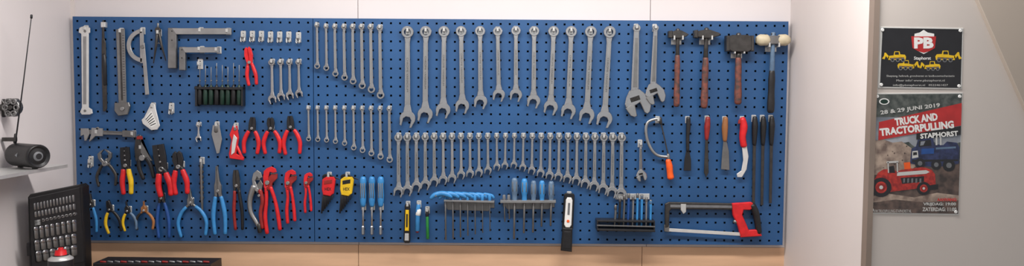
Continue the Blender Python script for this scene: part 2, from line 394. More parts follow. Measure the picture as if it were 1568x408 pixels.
P("carpenter_pincers",(160,229),(164,285),22,10,13,"dsteel","pincer","steel",gr=2.2,gfrac=0)
P("cable_crimper",(191,226),(195,297),28,7,6,"red","crimp","blackm",gr=3.6,gm2="yellow",depth=0.028)
P("ratchet_crimper",(242,222),(254,300),38,9,8,"red","crimp","blackm",gr=4.2,depth=0.042)
P("wire_crimper",(271,232),(278,297),24,8,9,"red","cutter","blackm",gr=3.8,depth=0.042)
P("combination_pliers",(387,180),(384,235),17,5.5,10,"red","combo","blackm",gr=3.0)
P("combination_pliers",(414,180),(417,235),17,5.5,11,"red","cutter","blackm",gr=3.0)
P("combination_pliers",(444,178),(448,236),17,5.5,11,"red","combo","blackm",gr=3.0)
P("hose_pinch_pliers",(379,72),(387,130),24,6,6,"red","cutter","red",gr=2.6)
# tin snips
b=B("tin_snips",0.02); L,Ln=frame((211,207),(225,275))
b.prism([L(0,3),L(4,-4),L(20,-9),L(38,-11),L(44,-6),L(30,-1)],-0.003,0.004,"dsteel",0.5)
b.prism([L(2,5),L(0,0),L(24,8),L(44,14),L(40,4),L(26,-2)],-0.005,0.002,"steel",0.5)
b.cyl(*L(36,0),4.5,-0.006,0.008,"satin")
b.tube(catmull([L(38,-6),L(50,-8),L(68,-5)]),[3.2,3.4,2.8],"blackm",8,0.8); b.tube(catmull([L(38,6),L(50,10),L(69,11)]),[3.2,3.4,2.8],"blackm",8,0.8)
b.prism(rect(210,209,219,214),0.003,0.006,"darkred",0.4); b.hook(*L(20,0)); b.done()
# water pump pliers
def pump(name,t,bt,s,sp):
    b=B(name,0.02); L,Ln=frame(t,bt)
    up_=[(0,-2),(-2,5),(2,11),(7,12),(8,7),(6,2),(14,-1),(30,-3),(30,-9),(14,-9),(4,-7)]
    b.prism([L(x*s,y*s) for x,y in up_],-0.003,0.005,"red",0.5)
    b.prism([L(x*s,y*s) for x,y in [(10,13),(9,5),(13,0),(22,-8),(34,-5),(34,2),(24,4),(17,12)]],-0.006,0.002,"darkred",0.5)
    for k in range(5): b.prism([L((8.2)*s,(3+k*1.8)*s),L(10.4*s,(3.9+k*1.8)*s),L(8.2*s,(4.8+k*1.8)*s)],-0.002,0.004,"steel",0.1)
    b.cyl(*L(22*s,-3*s),3.4*s,-0.006,0.009,"satin")
    for k in range(3): b.cyl(*L((27+k*3)*s,(-5+k*0.5)*s),1.1*s,0.004,0.0062,"black",8,.1)
    b.tube(catmull([L(28*s,-6*s),L(Ln*0.5,-sp*0.7),L(Ln*0.75,-sp*1.1),L(Ln,-sp)]),[3*s,2.7*s,3.2*s,3*s],"red",8,0.9)
    b.tube(catmull([L(30*s,1*s),L(Ln*0.5,sp*0.6),L(Ln*0.75,sp*0.9),L(Ln*0.96,sp)]),[3*s,2.7*s,3.2*s,3*s],"red",8,0.9)
    b.hook(*L(19*s,-3*s),fwd=-0.008); b.done()
pump("water_pump_pliers",(411,258),(419,357),1.0,10)
pump("water_pump_pliers",(443,262),(446,342),0.85,5.5)
pump("water_pump_pliers",(471,266),(472,326),0.65,4.5)
# locking pliers
b=B("locking_pliers",0.02)
b.prism([(386,275),(388,266),(394,261),(400,265),(402,272),(397,275),(394,271),(391,278),(396,290),(388,292)],-0.004,0.005,"satin",0.6)
b.prism([(399,276),(403,283),(400,296),(393,296),(392,286),(396,280)],-0.005,0.004,"steel",0.5)
b.tube(catmull([(389,286),(383,305),(384,325),(393,342),(397,350)]),[5,4.2,3.6,3.4,3],"satin",8,0.9)
b.tube(catmull([(398,292),(402,308),(399,328),(402,350)]),[3.4,3.2,3,2.8],"darkred",8,0.9)
b.tube([(396,344),(397,350),(398,356)],3.4,"dsteel",10,1); b.cyl(394,291,2.8,-0.005,0.008,"satin"); b.cyl(397,300,2,-0.005,0.008,"satin")
b.hook(393,272,fwd=-0.008); b.done()
# ------------------------------------------------------------------ measuring tools
b=B("steel_straightedge",0.012)
b.prism([(121,50),(122,43),(126,41),(134,41),(138,43),(138,50),(136,52),(136,165),(141,168),(142,174),(138,176),(126,176),(123,172),(126,165),(125,52)],-0.002,0.004,"white_metal",0.5)
b.prism(rect(128,56,133,160),0.0038,0.0046,"satin",0.3)
for v in(48,170): b.cyl(131,v,2,0.0035,0.006,"steel",10,.2)
b.hook(130,44); b.done()
b=B("flat_file",0.012)
b.prism([(157,31),(159,31),(160,60),(162,66),(163,110),(164,166),(162,171),(158,171),(156,110),(156,66)],-0.002,0.003,"dsteel",0.4)
b.tube([(159,84),(160,100),(161,130)],[3,3.6,3.2],"blackm",8,0.7)
b.prism([(155,34),(162,34),(162,42),(155,42)],-0.012,0.005,"zinc",0.5); b.done()
b=B("depth_gauge",0.014)
b.prism([(178,45),(191,44),(194,158),(182,158)],-0.002,0.003,"steel",0.4)
b.prism([(183,50),(186,50),(189,154),(186,154)],0.0026,0.0036,"dsteel",0.2)
for k in range(24): b.prism(rect(187.6+k*0.06,54+k*4,190.6+k*0.08,54.7+k*4),0.0026,0.0034,"blackm",0.1)
b.prism([(176,158),(198,157),(200,163),(196,176),(182,178),(176,170)],-0.004,0.007,"steel",0.8)
b.cyl(189,167,3,0.006,0.013,"satin"); b.hook(184,48); b.done()
b=B("protractor",0.013)
n=16; cu,cv,R=220,70,26
out=[(cu+R*math.cos(math.radians(95+i*170/n)),cv-R*math.sin(math.radians(95+i*170/n))) for i in range(n+1)]
inn=[(cu+(R-6.5)*math.cos(math.radians(95+i*170/n)),cv-(R-6.5)*math.sin(math.radians(95+i*170/n))) for i in range(n+1)]
b.prism(out+inn[::-1],-0.002,0.003,"satin",0.4)
b.prism([(214,44),(220,44),(221,97),(215,97)],-0.002,0.003,"satin",0.4)
b.prism([(217,66),(222,66),(229,145),(223,146)],0.002,0.005,"satin",0.4); b.cyl(219,72,3.2,-0.003,0.008,"steel")
b.hook(217,47); b.done()
b=B("divider_compass",0.014)
b.tube([(241,47),(239,70),(235,97)],[2.4,1.9,0.7],"dsteel",8,0.9); b.tube([(243,47),(247,68),(254,93)],[2.4,1.9,0.7],"dsteel",8,0.9)
b.tube(catmull([(238,70),(243,66),(248,70)]),0.7,"steel",6); b.cyl(242,46,4.2,-0.004,0.006,"dsteel"); b.tube([(242,36),(242,44)],1.6,"steel",8); b.hook(242,50,fwd=0.008); b.done()
def square(name,o,w,h,tw,th,m1,m2,dep=0.014):
    b=B(name,dep); u,v=o
    b.prism([(u,v),(u+tw,v),(u+tw,v+h),(u,v+h)],-0.008,0.008,m2,0.7)
    b.prism([(u+tw*0.5,v+0.5),(u+w,v+0.5),(u+w,v+th),(u+tw,v+th)],-0.001,0.0085,m1,0.4)
    for k in range(2): b.cyl(u+tw*0.5,v+th*0.5+k*th*1.4,1.1,0.0075,0.0095,"dsteel",8,.1)
    b.hook(u+w*0.5,v+th*0.4,fwd=0.01); b.hook(u+w*0.93,v+th*0.5,fwd=0.011); b.done()
square("engineer_square",(258,43),97,62,13,10,"satin","steel")
square("engineer_square",(275,72),61,36,9.5,9,"satin","steel",0.03)
# vernier caliper
b=B("vernier_caliper",0.014)
b.prism([(134,199),(208,203),(208,208),(134,206)],-0.002,0.003,"steel",0.4)
b.prism([(124,197),(136,197),(137,207),(133,216),(130,216),(129,207),(124,209)],-0.003,0.005,"satin",0.5)
b.prism([(141,196),(158,197),(158,209),(147,209),(139,217),(137,217),(140,207)],-0.003,0.006,"satin",0.5)
b.prism([(188,200),(208,201),(208,211),(188,210)],-0.003,0.005,"steel",0.5); b.cyl(150,197,2.2,-0.002,0.006,"steel")
for k in range(22): b.prism(rect(160+k*1.25,200.8+k*0.07,160.4+k*1.25,203+k*0.07),0.0025,0.0033,"black",0.05)
b.tube([(130,204),(130,211)],1.5,"blackm"); b.hook(148,203,fwd=0.008); b.hook(203,206,fwd=0.008); b.done()
# angle gauge plate with printed label
b=B("welding_gauge",0.014)
b.prism([(232,158),(237,160),(245,193),(241,199),(232,200),(219,190),(217,184),(221,180)],-0.001,0.003,"white_metal",0.5)
b.prism([(223,181),(232,170),(241,191),(232,196)],0.0027,0.0034,"white",0.2)
for k in range(5): b.prism([(223.5+k*1.8,183+k*2.3),(232.5+k*1.6,173+k*3.9),(233+k*1.6,174.2+k*3.9),(224+k*1.8,184.2+k*2.3)],0.0032,0.0038,"blackm",0.05)
b.hook(233,163,fwd=0.008); b.done()
# spare clips
for u,v,h in [(371,55,8),(385,55,8),(399,55,8),(413,56,8),(427,56,8),(441,56,8),(456,57,8),(261,166,8),(137,248,8)]:
    b=B("tool_clip",0.014); b.hook(u,v,w=4,h=h,fwd=0.006)
    b.tube([(u-2.6,v+2,-0.004),(u-3,v+h,-0.002),(u-1.5,v+h+1.5,0)],1.1,"satin",6); b.tube([(u+2.6,v+2,-0.004),(u+3,v+h,-0.002),(u+1.5,v+h+1.5,0)],1.1,"satin",6)
    b.done()
# green drivers in a rack, handles below
b=B("green_screwdriver_set",0.022)
b.prism([(299,133),(373,134),(373,138),(299,137)],-0.022,0.012,"blackm",0.4)
b.prism([(300,132),(303,132),(303,163),(300,163)],-0.022,0.010,"blackm",0.4); b.prism([(370,133),(373,133),(373,163),(370,163)],-0.022,0.010,"blackm",0.4)
b.prism([(300,136),(373,137),(373,162),(300,161)],-0.022,-0.012,"black",0.4)
for k in range(8):
    u=306+k*8.6
    b.tube([(u,97+3*(k%3)),(u,133)],0.6,"steel",6)
    b.tube([(u,131),(u,136),(u,148),(u,160)],[1.8,3.4,3.7,3.2],"green" if k%3 else "black",9,0.9)
    b.cyl(u,124,1.3,-0.003,0.003,"steel",8)
b.hook(304,98,w=4,h=8); b.done()
# misc row
combo((304,188),(304,217),name="stubby_wrench",k=1.3)
b=B("putty_knife",0.014)
b.prism([(326,192),(336,192),(340,214),(336,235),(332,236),(324,206)],-0.001,0.0025,"satin",0.4); b.tube([(331,190),(331,202)],[3,3.6],"steel",8,0.7)
b.hook(331,192); b.done()
b=B("pipe_cutter",0.016)
b.prism([(357,193),(363,193),(366,212),(362,236),(374,242),(373,246),(352,243),(351,236),(355,215),(352,207)],-0.004,0.006,"red",0.7)
b.prism([(359,206),(364,212),(360,234),(355,238),(356,220)],0.005,0.009,"white_metal",0.4); b.cyl(361,198,2.4,-0.004,0.009,"steel")
b.tube([(362,222),(368,236),(372,244)],[2,2.4,2],"red",8); b.hook(360,194); b.done()
b=B("tap_wrench",0.014)
b.tube([(308,244),(308,262),(309,300),(310,333)],[2.6,2.0,2.2,1.6],"steel",8,1)
for k in range(7): b.ring(308.5+k*.1,256+k*8,3.2,1.6,-0.003,0.003,"dsteel",10)
b.hook(308,247); b.done()
# ------------------------------------------------------------------ hex key sets
for nm,u,m,dx in [("red_hex_key_set",503,"red",0),("yellow_hex_key_set",531,"yellow",1)]:
    b=B(nm,0.02)
    b.prism([(u-9,275),(u-3,271),(u+9,271),(u+11,276),(u+8,297),(u+3,301),(u-8,299),(u-10,290)],-0.006,0.007,m,1.0)
    b.prism([(u-6,277),(u+6,275),(u+6,281),(u-6,283)],0.0065,0.0085,"black" if dx else "darkred",0.4)
    b.text("HEX",u,290,10,5,"black",0.0072,bold=.03)
    for k in range(8):
        x=u-8+k*2.3; l=327-k*3.4
        b.tube([(x,300),(x-2.5+k*0.3,l)],[1.4-k*0.1,1.3-k*0.1],"blackm",6,1)
        b.tube(catmull([(x,276,0.002),(x,270+k*0.4,0.002),(x+5,268+k*0.9,0.003),(x+10,268+k*1.1,0.003)],3),[1.3-k*0.1,1.3-k*0.1],"blackm",6)
    b.hook(u,270); b.done()
# nut drivers
for u in(556,569.5,583):
    b=B("nut_driver",0.02)
    b.tube(catmull([(u,273),(u,279),(u,287),(u,300),(u,308),(u,316)],3),[4.2,5.4,4.4,5.2,5,3.6],"blue",10,0.95)
    for a in(-2.8,0,2.8): b.tube([(u+a,281,0.011),(u+a,303,0.0115)],0.9,"grey",6)
    b.tube([(u,314),(u,348)],1.7,"chrome",8); b.tube([(u,348),(u,359)],2.8,"chrome",6,1,False)
    b.hook(u,318,fwd=-0.003); b.done()
# cutters, pens
b=B("box_cutter",0.02); L,Ln=frame((624,312),(623,373))
b.prism([L(0,-2),L(3,-4),L(30,-4.6),L(58,-5),L(61,-3),L(61,4),L(58,5),L(25,4.5),L(4,4),L(0,2)],-0.006,0.006,"black",0.9)
b.prism([L(10,-2.6),L(42,-3),L(42,3),L(10,2.6)],0.0055,0.009,"yellow",0.5); b.prism([L(16,-1.2),L(36,-1.2),L(36,1.2),L(16,1.2)],0.0085,0.011,"blackm",0.3)
b.prism([L(46,-3),L(57,-3.2),L(57,3.2),L(46,3)],0.0055,0.008,"zinc",0.4)
b.hook(624,315); b.done()
b=B("blue_marker",0.016); b.tube([(641,314),(640,322),(639,354)],[3,3.6,3.4],"blue",10); b.tube([(641,322),(640,330)],4.0,"white",10); b.tube([(639,350),(639,356)],2.6,"darkred",8); b.hook(641,314); b.done()
b=B("green_marker",0.016); b.tube([(654,324),(655,366)],[2.2,2.4],"lgreen",10); b.tube([(654,324),(654,332)],2.6,"blackm",10); b.hook(654,323); b.done()
# T-handle hex set: cross grips lie sideways along the rack, shafts hang through it
b=B("t_handle_hex_set",0.035)
b.prism([(679,307),(757,309),(757,321),(750,321),(748,326),(684,324),(682,319),(679,319)],-0.035,-0.031,"steel",0.5)
b.prism([(680,306),(757,308),(757,311),(680,309)],-0.033,0.012,"satin",0.4)
for k in range(7):
    u=682+k*11.3; vb2=368-k*2.2; dd=0.012-0.0035*k; rr=1.15-0.07*k
    b.tube([(u,300),(u+0.6,vb2)],1.35-k*0.1,"steel",6)
    b.tube(catmull([(u-22+k*1.4,304-k*0.3,dd),(u-16+k*1.2,299,dd),(u-6,296.5+k*.4,dd),(u+3,298+k*.5,dd),(u+10-k*.6,302+k*.4,dd)],4),[2.2*rr,3.4*rr,3.6*rr,3.8*rr,2.4*rr],"blue",9)
    b.cyl(u-14+k,299.5,1.5,dd+0.008,dd+0.0105,"grey",8,.2)
    b.tube([(u,300),(u,309)],[3.0,2.2],"blue",9)
b.done()
# screwdriver rack
b=B("screwdriver_rack",0.035)
b.prism([(770,308),(850,308),(850,320),(843,320),(841,323),(776,323),(774,319),(770,319)],-0.035,-0.031,"steel",0.5)
b.prism([(766,307),(851,307),(851,311),(766,311)],-0.033,0.014,"satin",0.4)
for k,(u,vt_,R_) in enumerate([(788,273,5.5),(803,274,5.5),(817,277,5),(830,277,5),(844,278,5.2)]):
    b.tube(catmull([(u,vt_+2),(u,vt_+9),(u,vt_+20),(u,vt_+27),(u,309)],3),[R_*0.75,R_,R_*0.95,R_*0.7,R_*0.75],"greyblue" if k%2==0 else "blue",10,0.95)
    for a in(-.5,.5): b.tube([(u+a*R_,vt_+6,R_*S*.7),(u+a*R_,vt_+20,R_*S*.7)],0.9,"grey",6)
    b.tube([(u,308),(u-1,366-k*5-(k%2)*4)],[1.7,1.5],"steel",8); b.prism(rect(u-2.2,362-k*5-(k%2)*4,u+0.6,367-k*5-(k%2)*4),-0.001,0.001,"dsteel",.2)
for k,u in enumerate((772,779)): b.tube([(u,304),(u+1,340-k*4)],1.0,"steel",8); b.tube([(u,300),(u,309)],[2.4,2.6],"grey",8)
b.done()
# utility knife with sheath
b=B("utility_knife_in_sheath",0.02); L,Ln=frame((872,297),(867,386))
b.prism([L(0,-6),L(2,-8),L(54,-8.5),L(54,8.5),L(2,8),L(0,6)],-0.01,0.002,"black",1)
b.prism([L(6,-3),L(10,-5),L(48,-5.5),L(52,-3),L(52,3),L(48,5.5),L(10,5),L(6,3)],0.001,0.009,"white",0.9)
b.prism([L(14,-1.6),L(32,-1.6),L(32,1.6),L(14,1.6)],0.0085,0.011,"grey",0.4); b.cyl(*L(42,0),2.2,0.008,0.011,"orange")
b.prism([L(53,-7.5),L(88,-8.5),L(89,8.5),L(53,7.5)],-0.01,0.008,"black",1)
b.prism([L(58,-5),L(84,-6),L(84,6),L(58,5)],0.0078,0.009,"blackm",.4)
b.hook(872,300,fwd=-0.005); b.done()
# punch and chisel tray
b=B("chisel_tray",0.06)
b.prism([(914,338),(1003,339),(1003,342),(914,341)],-0.06,0.0,"blackm",0.5)
b.prism([(914,351),(1003,353),(1003,356),(914,354)],-0.06,0.006,"blackm",0.5)
b.prism([(914,341),(916,341),(916,352),(914,352)],-0.06,0.0,"blackm",0.3); b.prism([(1001,342),(1003,342),(1003,354),(1001,354)],-0.06,0.0,"blackm",0.3)
b.prism([(914,345),(1003,347),(1003,349),(914,347)],-0.001,0.003,"steel",0.2)
b.prism(rect(945,300,998,309),-0.06,-0.052,"zinc",0.4)
for k in range(9):
    u=940+k*7; m=["steel","blackm","steel","dblue","satin","blue","blue","satin","blue"][k]; vt2=[318,306,302,300,304,300,302,306,310][k]
    b.tube([(u+4-k*.2,vt2,-0.03),(u+4-k*.2,vt2+12,-0.03),(u+2,350,-0.03)],[1.6+0.1*k,1.9,1.5],m,6,1,False)
    b.tube([(u+4-k*.2,vt2-1,-0.03),(u+4-k*.2,vt2+5,-0.03)],2.2,"steel",8)
b.done()
# hacksaw
b=B("hacksaw",0.022)
b.prism([(1018,313),(1024,310),(1124,312),(1126,322),(1028,321),(1025,324),(1024,348),(1018,350)],-0.006,0.006,"dsteel",1.0)
b.prism([(1026,314),(1120,315.5),(1120,319),(1026,318)],0.0055,0.0065,"grey",0.2)
b.prism([(1042,313),(1050,313),(1050,325),(1046,328),(1042,322)],-0.022,0.008,"zinc",0.5)
b.prism([(1018,350),(1150,358),(1150,363),(1018,355)],-0.001,0.001,"white_metal",0.2)
b.prism([(1017,345),(1025,346),(1024,356),(1017,355)],-0.005,0.004,"steel",0.5)
b.prism([(1120,312),(1150,310),(1157,316),(1148,322),(1138,322),(1136,330),(1143,346),(1146,353),(1163,352),(1166,362),(1134,364),(1130,348),(1122,330)],-0.008,0.009,"red",1.2)
b.tube(catmull([(1152,315),(1157,326),(1160,342),(1162,357)]),[5,5.5,5,4.5],"blackm",9,1.1)
b.tube([(1124,340),(1131,341)],2.8,"steel",8)
b.done()
# coping saw
b=B("coping_saw",0.02)
b.tube(catmull([(1012,183),(1003,183),(993,187),(989,197),(991,214),(998,230),(1008,239),(1024,241)],5),2.3,"satin",8,0.8)
b.tube([(1011,181),(1012,190)],2.3,"dsteel",8); b.prism([(1011,188),(1013,188),(1025,242),(1023,242)],-0.001,0.001,"dsteel",0.1)
b.tube([(1023,237),(1024,248)],2.4,"steel",8); b.tube(catmull([(1023,246),(1025,255),(1026,266),(1027,273)],3),[4,5.2,4.8,5.4],"orange",10,1)
b.hook(1008,184); b.done()
# scrapers, knives
b=B("flat_scraper",0.018); b.tube(catmull([(1054,181),(1054,195),(1053,210),(1053,232)],4),[3.2,3.6,2.8,2.6],"blackm",8); b.prism([(1051,230),(1055,230),(1058,245),(1058,262),(1047,262),(1048,245)],-0.001,0.003,"blackm",0.4); b.hook(1054,184,fwd=-0.004); b.done()
b=B("triangular_scraper",0.018); b.tube(catmull([(1084,181),(1083,195),(1082,214)],4),[3.6,4.6,2.8],"darkred",9); b.prism([(1080,214),(1084,214),(1085,265),(1081,272),(1078,265)],-0.002,0.003,"dsteel",0.5); b.hook(1084,183,fwd=-0.004); b.done()
b=B("wood_handle_scraper",0.018); b.tube(catmull([(1111,181),(1110,195),(1110,208),(1110,216)],4),[3.6,4.8,4,3],"wood",9); b.prism([(1108,214),(1112,214),(1116,232),(1117,261),(1104,260),(1106,232)],-0.001,0.002,"steel",0.4); b.hook(1111,184,fwd=-0.004); b.done()
b=B("hooked_stripping_knife",0.018); b.tube(catmull([(1137,182),(1139,195),(1137,210),(1139,224)],4),[4.4,6,5,5],"red",9); 
b.prism([(1131,184),(1137,181),(1137,190),(1130,190)],-0.004,0.005,"darkred",.6)
b.prism([(1136,224),(1143,222),(1146,240),(1143,260),(1136,272),(1129,272),(1128,267),(1135,262),(1138,246)],-0.001,0.003,"white_metal",0.5); b.hook(1138,184,fwd=-0.008); b.done()
for i,u in enumerate((1156,1169,1182)):
    b=B("long_file",0.018); b.tube(catmull([(u,180),(u,192),(u-0.5,206),(u-1,222)],4),[3.2,4.8,4.2,3],"black",9)
    b.prism([(u-3.2,222),(u+1.4,222),(u-0.5,318-i*3),(u-4.5,318-i*3)],-0.003,0.003,"dsteel",0.4); b.hook(u,182,fwd=-0.004); b.done()
# ------------------------------------------------------------------ posters
def pins(b,L_):
    for u,v in L_: b.cyl(u,v,2.6,0.0,0.004,"white",10,0.5)
b=B("company_poster",-YP)
b.prism([(1348,41),(1475,43),(1472.5,137),(1344,135)],0,0.0015,"pborder",0.3)
b.flat([(1351,43),(1473,45),(1470.5,135),(1347,133)],0.0018,"pblack")
b.prism([(1400,52),(1408,50),(1414,46),(1420,50),(1430,52),(1430,68),(1424,78),(1414,83),(1404,78),(1399,68)],0.0017,0.0021,"white",0.2)
b.prism([(1395,56),(1433,56),(1431,74),(1422,79),(1414,81),(1406,79),(1397,74)],0.0018,0.0024,"pred",0.2)
b.text("PB",1414,66,30,17,"white",0.0027,bold=0.05)
b.text("Staphorst",1412,90,26,6.5,"white",0.0022)
def machine(u,v,s,fl=1):
    G=lambda L_:[(u+fl*x*s,v+y*s) for x,y in L_]
    b.flat(G([(-12,2),(-13,-3),(-11,-6),(-4,-6.5),(-3,-11),(5,-11),(6,-5),(14,-4),(15,-1),(14,2)]),0.0021,"yellow")
    b.flat(G([(-2,-6),(-1.6,-10),(4,-10),(4.6,-6)]),0.0023,"pblack")
    b.flat(G([(13,-3),(18,-9),(20,-9),(21,-4),(24,0),(20,1),(18,-4),(14,1)]),0.0021,"yellow")
    b.flat(G([(-10,-2),(12,-1),(12,0.5),(-10,0)]),0.0022,"brown")
    for x in(-8,0,8): b.flat(circ(u+fl*x*s,v+2*s,3.2*s,12),0.0025,"grey"); b.flat(circ(u+fl*x*s,v+2*s,1.8*s,10),0.0027,"pblack")
machine(1374,90,1.0,-1); machine(1386,103,0.95,1); machine(1446,90,1.1,1); machine(1428,104,0.9,-1)
b.text("Sleeptang, heftruck, grondverzet en landbouwmechanisatie",1409,117,104,4,"pborder",0.0022,bold=0)
b.text("Meer info? www.pbstaphorst.nl",1409,124,74,4,"pborder",0.0022,bold=0)
b.text("info@pbstaphorst.nl   0522461427",1409,131,84,4,"pborder",0.0022,bold=0)
pins(b,[(1351,46),(1470,47),(1349,130),(1468,132)]); b.done()
b=B("event_poster",-YP)
def Q(s_,t_):
    a=(1336+(1474-1336)*s_,143-1*s_); c=(1329+(1468-1329)*s_,328+2*s_); return (a[0]+(c[0]-a[0])*t_,a[1]+(c[1]-a[1])*t_)
b.prism([Q(0,0),Q(1,0),Q(1,1),Q(0,1)],0,0.0015,"pborder",0.3)
def fq(L_,m,d): b.flat([Q(*x) for x in L_],d,m)
fq([(0.01,0.01),(0.99,0.01),(0.99,0.2),(0.01,0.2)],"ptree",0.0017)
fq([(0.01,0.2),(0.99,0.2),(0.99,0.52),(0.01,0.62)],"psky",0.0017)
rng=random.Random(9)
tr=[(0.01,0.62)]+[(0.01+0.98*i/24,0.41+0.03*rng.random()-0.02*math.sin(i*0.9)) for i in range(25)]+[(0.99,0.62)]
fq(tr,"ptree",0.0019)
fq([(0.01,0.56),(0.2,0.57),(0.45,0.55),(0.7,0.57),(0.99,0.56),(0.99,0.99),(0.01,0.99)],"pmud",0.0021)
fq([(0.01,0.40),(0.12,0.38),(0.24,0.41),(0.34,0.40),(0.46,0.46),(0.5,0.52),(0.56,0.57),(0.48,0.62),(0.4,0.66),(0.01,0.68)],"pdust",0.0022)
fq([(0.01,0.86),(0.2,0.83),(0.5,0.86),(0.75,0.82),(0.99,0.84),(0.99,0.88),(0.6,0.9),(0.3,0.88),(0.01,0.91)],"pdust",0.0022)
for k in range(46):   # flying mud clods
    s_=0.03+0.6*rng.random(); t_=0.42+0.45*rng.random(); b.flat(circ(*Q(s_,t_),0.5+1.4*rng.random(),6,ry=0.5+rng.random()),0.00235,"pmud" if rng.random()<.7 else "pdust")
# blue truck
fq([(0.44,0.58),(0.45,0.46),(0.5,0.44),(0.52,0.38),(0.56,0.36),(0.68,0.36),(0.70,0.42),(0.80,0.43),(0.84,0.40),(0.95,0.41),(0.98,0.45),(0.98,0.58),(0.84,0.60),(0.7,0.61),(0.55,0.60)],"pblue",0.0024)
fq([(0.53,0.395),(0.66,0.385),(0.67,0.435),(0.53,0.445)],"pblack",0.0025); fq([(0.55,0.40),(0.6,0.397),(0.58,0.43),(0.545,0.435)],"psky",0.0026)
fq([(0.46,0.48),(0.52,0.475),(0.53,0.53),(0.46,0.54)],"pborder",0.0025); fq([(0.47,0.49),(0.51,0.487),(0.515,0.51),(0.47,0.515)],"pblack",0.0026)
fq([(0.72,0.45),(0.94,0.44),(0.94,0.455),(0.72,0.465)],"greyblue",0.0025); fq([(0.56,0.46),(0.70,0.455),(0.70,0.50),(0.56,0.505)],"dblue",0.0025)
fq([(0.71,0.34),(0.73,0.34),(0.735,0.43),(0.715,0.43)],"pborder",0.0025); fq([(0.76,0.35),(0.775,0.35),(0.78,0.43),(0.765,0.43)],"pborder",0.0025)
fq([(0.46,0.55),(0.97,0.545),(0.97,0.56),(0.46,0.57)],"pblack",0.00255)
for s_,t_,r_ in [(0.55,0.58,8),(0.87,0.595,9.5),(0.73,0.59,8)]: b.flat(circ(*Q(s_,t_),r_,14),0.0026,"pblack"); b.flat(circ(*Q(s_,t_),r_*0.45,12),0.0027,"grey")
# tractor
fq([(0.04,0.80),(0.05,0.72),(0.09,0.66),(0.15,0.63),(0.26,0.63),(0.30,0.65),(0.34,0.635),(0.58,0.61),(0.68,0.63),(0.72,0.67),(0.73,0.75),(0.66,0.76),(0.5,0.79),(0.4,0.80),(0.2,0.82)],"ptractor",0.0028)
fq([(0.3,0.655),(0.62,0.635),(0.66,0.65),(0.62,0.665),(0.3,0.685)],"pborder",0.0029)
fq([(0.34,0.70),(0.6,0.685),(0.6,0.73),(0.36,0.75)],"pblack",0.0029); 
for k in range(5): fq([(0.37+k*.045,0.705),(0.39+k*.045,0.703),(0.39+k*.045,0.738),(0.37+k*.045,0.741)],"grey",0.00295)
for s_,w_ in((0.19,0.012),(0.29,0.012)): fq([(s_,0.57),(s_+w_,0.57),(s_+w_+0.01,0.66),(s_+0.01,0.66)],"pborder",0.0029)
fq([(0.18,0.565),(0.31,0.56),(0.31,0.575),(0.18,0.58)],"pborder",0.0029); fq([(0.2,0.61),(0.26,0.60),(0.28,0.66),(0.21,0.66)],"pblack",0.00285)
fq([(0.37,0.575),(0.44,0.57),(0.45,0.625),(0.38,0.63)],"orange",0.0029)
fq([(0.66,0.76),(0.76,0.75),(0.76,0.79),(0.67,0.80)],"pblack",0.0028)
for s_,t_,r_ in [(0.13,0.78,15),(0.6,0.785,10)]:
    b.flat(circ(*Q(s_,t_),r_*1.06,22,ry=r_),0.0030,"pblack"); b.flat(circ(*Q(s_,t_),r_*0.6,16),0.0031,"ptractor"); b.flat(circ(*Q(s_,t_),r_*0.42,14),0.00315,"darkred"); b.flat(circ(*Q(s_,t_),r_*0.2,10),0.0032,"pborder")
# banner + lettering
fq([(0.08,0.24),(0.99,0.085),(0.99,0.27),(0.08,0.39)],"pred",0.0027)
fq([(0.5,0.335),(0.99,0.275),(0.99,0.345),(0.5,0.385)],"pblack",0.0027)
b.text("28 & 29 JUNI 2019",*Q(0.42,0.135),92,8,"pborder",0.003,tilt=0.13,bold=0.03)
b.text("TRUCK AND",*Q(0.49,0.218),66,12,"white",0.003,tilt=0.13,bold=0.05)
b.text("TRACTORPULLING",*Q(0.5,0.292),114,12,"white",0.003,tilt=0.11,bold=0.05)
b.text("STAPHORST",*Q(0.75,0.345),58,8,"white",0.003,tilt=0.08,bold=0.04)
b.flat(circ(*Q(0.13,0.07),8,14,ry=5),0.0022,"white"); b.flat(circ(*Q(0.13,0.07),6,14,ry=3.5),0.0024,"green")
b.text("AANVANG:",*Q(0.86,0.875),30,5,"red",0.003,bold=0.03)
b.text("VRIJDAG: 19:00",*Q(0.78,0.915),50,6,"pborder",0.003,bold=0.03); b.text("ZATERDAG: 11:00",*Q(0.78,0.955),52,6,"pborder",0.003,bold=0.03)
b.text("WWW.TRUCKPULLING-STAPHORST.NL",*Q(0.25,0.975),62,4.5,"pborder",0.003,bold=0.0)
pins(b,[(1343,148),(1469,148),(1335,322),(1463,325)]); b.done()
# ------------------------------------------------------------------ left side: shelf, speaker, antenna
ys=-0.42
xsh=W(80,250,ys).x; zsh=W(45,256,ys).z
box("wall_shelf",XLW,xsh+0.0,ys-0.3,ys+0.1,zsh-0.012,zsh,"zinc")
b=B("portable_speaker",-ys)
RS=0.0425
cc=W(42,240,ys-0.05); cc=(cc.x,ys-0.05,zsh+RS+0.004)
hl_=0.070
b.lathe_ax(cc,(0.86,-0.5,0),[(-hl_-0.012,RS*0.55,"black"),(-hl_-0.008,RS*0.85,"black"),(-hl_,RS,"black"),(-hl_+0.008,RS,"blackm"),(hl_-0.008,RS,"black"),(hl_,RS,"black"),(hl_+0.006,RS*0.9,"blackm"),(hl_+0.004,RS*0.78,"blackm"),(hl_-0.002,RS*0.7,"black"),(hl_,RS*0.4,"grey"),(hl_+0.004,RS*0.25,"blackm")])
b.lathe_ax((cc[0]-0.01,cc[1]-0.038,cc[2]+0.004),(0.5,-0.86,0.0),[(-0.004,0.010,"grey"),(0.004,0.010,"grey")],4)
